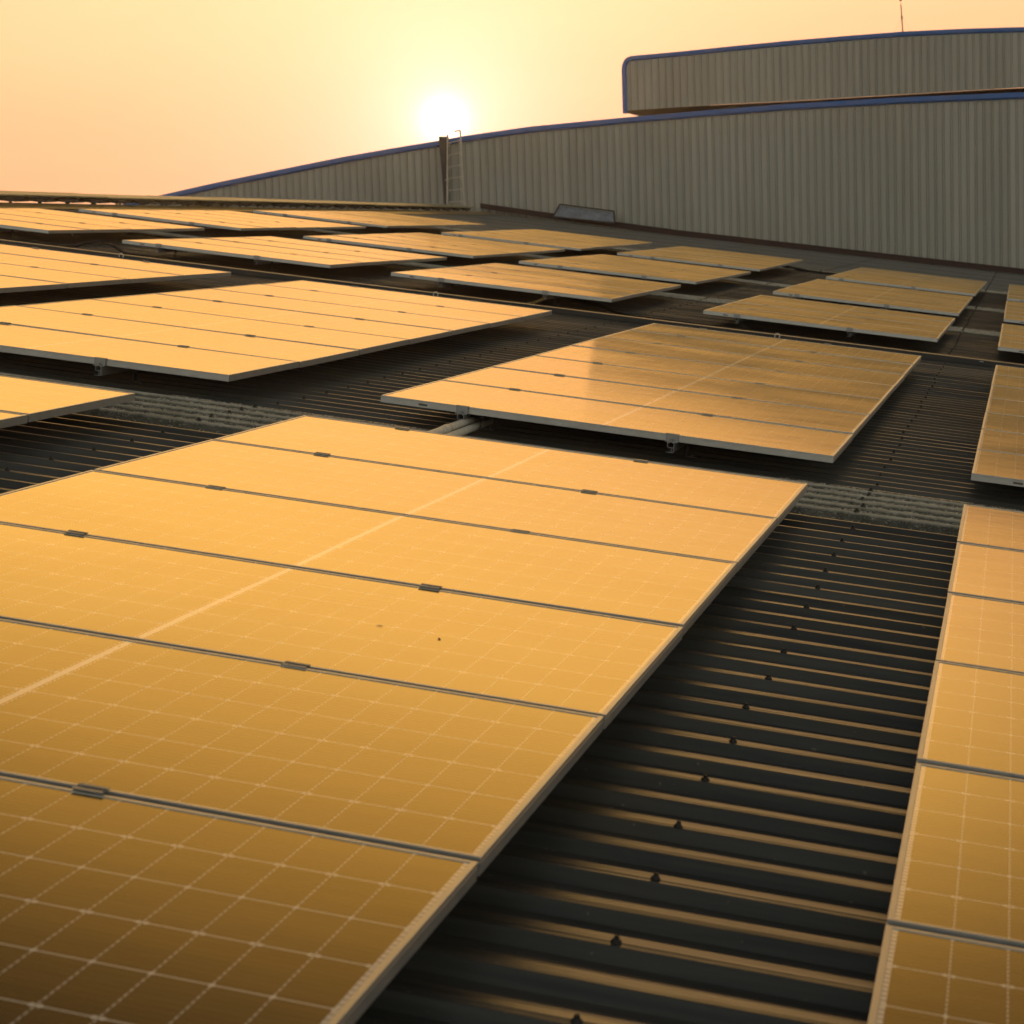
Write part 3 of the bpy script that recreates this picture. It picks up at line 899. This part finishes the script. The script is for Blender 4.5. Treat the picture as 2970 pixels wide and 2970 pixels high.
# long brown beam at the wall foot
be = empty('steel_beam', (-10.75, 45.70, 1.60)); tag(be, 'long dark red-brown steel beam lying along the foot of the gable wall', 'beam')
bx = [(-10.749, 1.679, 1.557), (-8.56, 1.305, 1.180), (-6.071, .892, .760), (-3.5, .52, .392), (-1.2, .185, .062), (1.757, -.242, -.365), (6, -.85, -.97)]
for i, ((x0, t0, b0), (x1, t1, b1)) in enumerate(zip(bx, bx[1:])):
    bm = bmesh.new()
    V = [bm.verts.new((x + 10.75, yy, z - 1.60)) for yy in (0, .13) for x, z in ((x0, b0), (x1 - .004, b1), (x1 - .004, t1), (x0, t0))]
    for f_ in ((0, 1, 2, 3), (7, 6, 5, 4), (0, 4, 5, 1), (1, 5, 6, 2), (2, 6, 7, 3), (3, 7, 4, 0)): bm.faces.new([V[j] for j in f_])
    V = [bm.verts.new((x + 10.75, yy, z - 1.60)) for yy in (-.035, 0) for x, z in ((x0, t0 - .012), (x1 - .004, t1 - .012), (x1 - .004, t1 + .002), (x0, t0 + .002))]
    for f_ in ((0, 1, 2, 3), (7, 6, 5, 4), (0, 4, 5, 1), (1, 5, 6, 2), (2, 6, 7, 3), (3, 7, 4, 0)): bm.faces.new([V[j] for j in f_])
    obj('beam_section', mesh('beam_section', bm, M_beam), be)

# leaning grey hatch with a dark frame
ht = empty('sheet_hatch', (-8.2, 45.62, 1.25)); tag(ht, 'battered blue-grey sheet in a dark frame leaning behind the beam', 'metal sheet')
Q = [Vector((-8.825, 0, 1.585)), Vector((-7.536, 0, 1.378)), Vector((-7.50, -.14, 1.10)), Vector((-8.95, -.14, 1.30))]
Q = [q - Vector((-8.2, 0, 1.25)) for q in Q]
bm = bmesh.new()
for i in range(4):
    a, b = Q[i], Q[(i + 1) % 4]
    cyl(bm, a, b, .017, .017, 6)
obj('frame', mesh('frame', bm, M_darkmetal), ht)
bm = bmesh.new(); N = 12; rr = random.Random(9); grid = []
for j in range(5):
    rowv = []
    for i in range(N + 1):
        u_, v_ = i / N, j / 4
        p = Q[0].lerp(Q[1], u_).lerp(Q[3].lerp(Q[2], u_), v_)
        if j == 0: p += Vector((0, 0, -.03 - .02 * rr.random()))
        rowv.append(bm.verts.new(p + Vector((0, .02 + rr.uniform(-.015, .015), 0))))
    grid.append(rowv)
for a, b in zip(grid, grid[1:]):
    for i in range(N): bm.faces.new((a[i], a[i + 1], b[i + 1], b[i]))
obj('sheet', mesh('sheet', bm, M_bluegrey), ht)

on_roof(fac, Matrix.Identity(4))

# ------------------------------------------------------------------ evening haze
bm = bmesh.new(); box(bm, -70, 70, -40, 110, -10, 16)
hz = obj('haze', mesh('haze', bm, bpy.data.materials.new('haze_air'))); hz['kind'] = 'stuff'
hm = hz.data.materials[0]; hm.use_nodes = True
hm.node_tree.nodes.remove(hm.node_tree.nodes['Principled BSDF'])
pv = hm.node_tree.nodes.new('ShaderNodeVolumePrincipled')
pv.inputs['Color'].default_value = (1.0, .86, .68, 1)
pv.inputs['Density'].default_value = .00028
pv.inputs['Anisotropy'].default_value = .7
hm.node_tree.links.new(pv.outputs[0], hm.node_tree.nodes['Material Output'].inputs['Volume'])
S.cycles.volume_bounces = 0
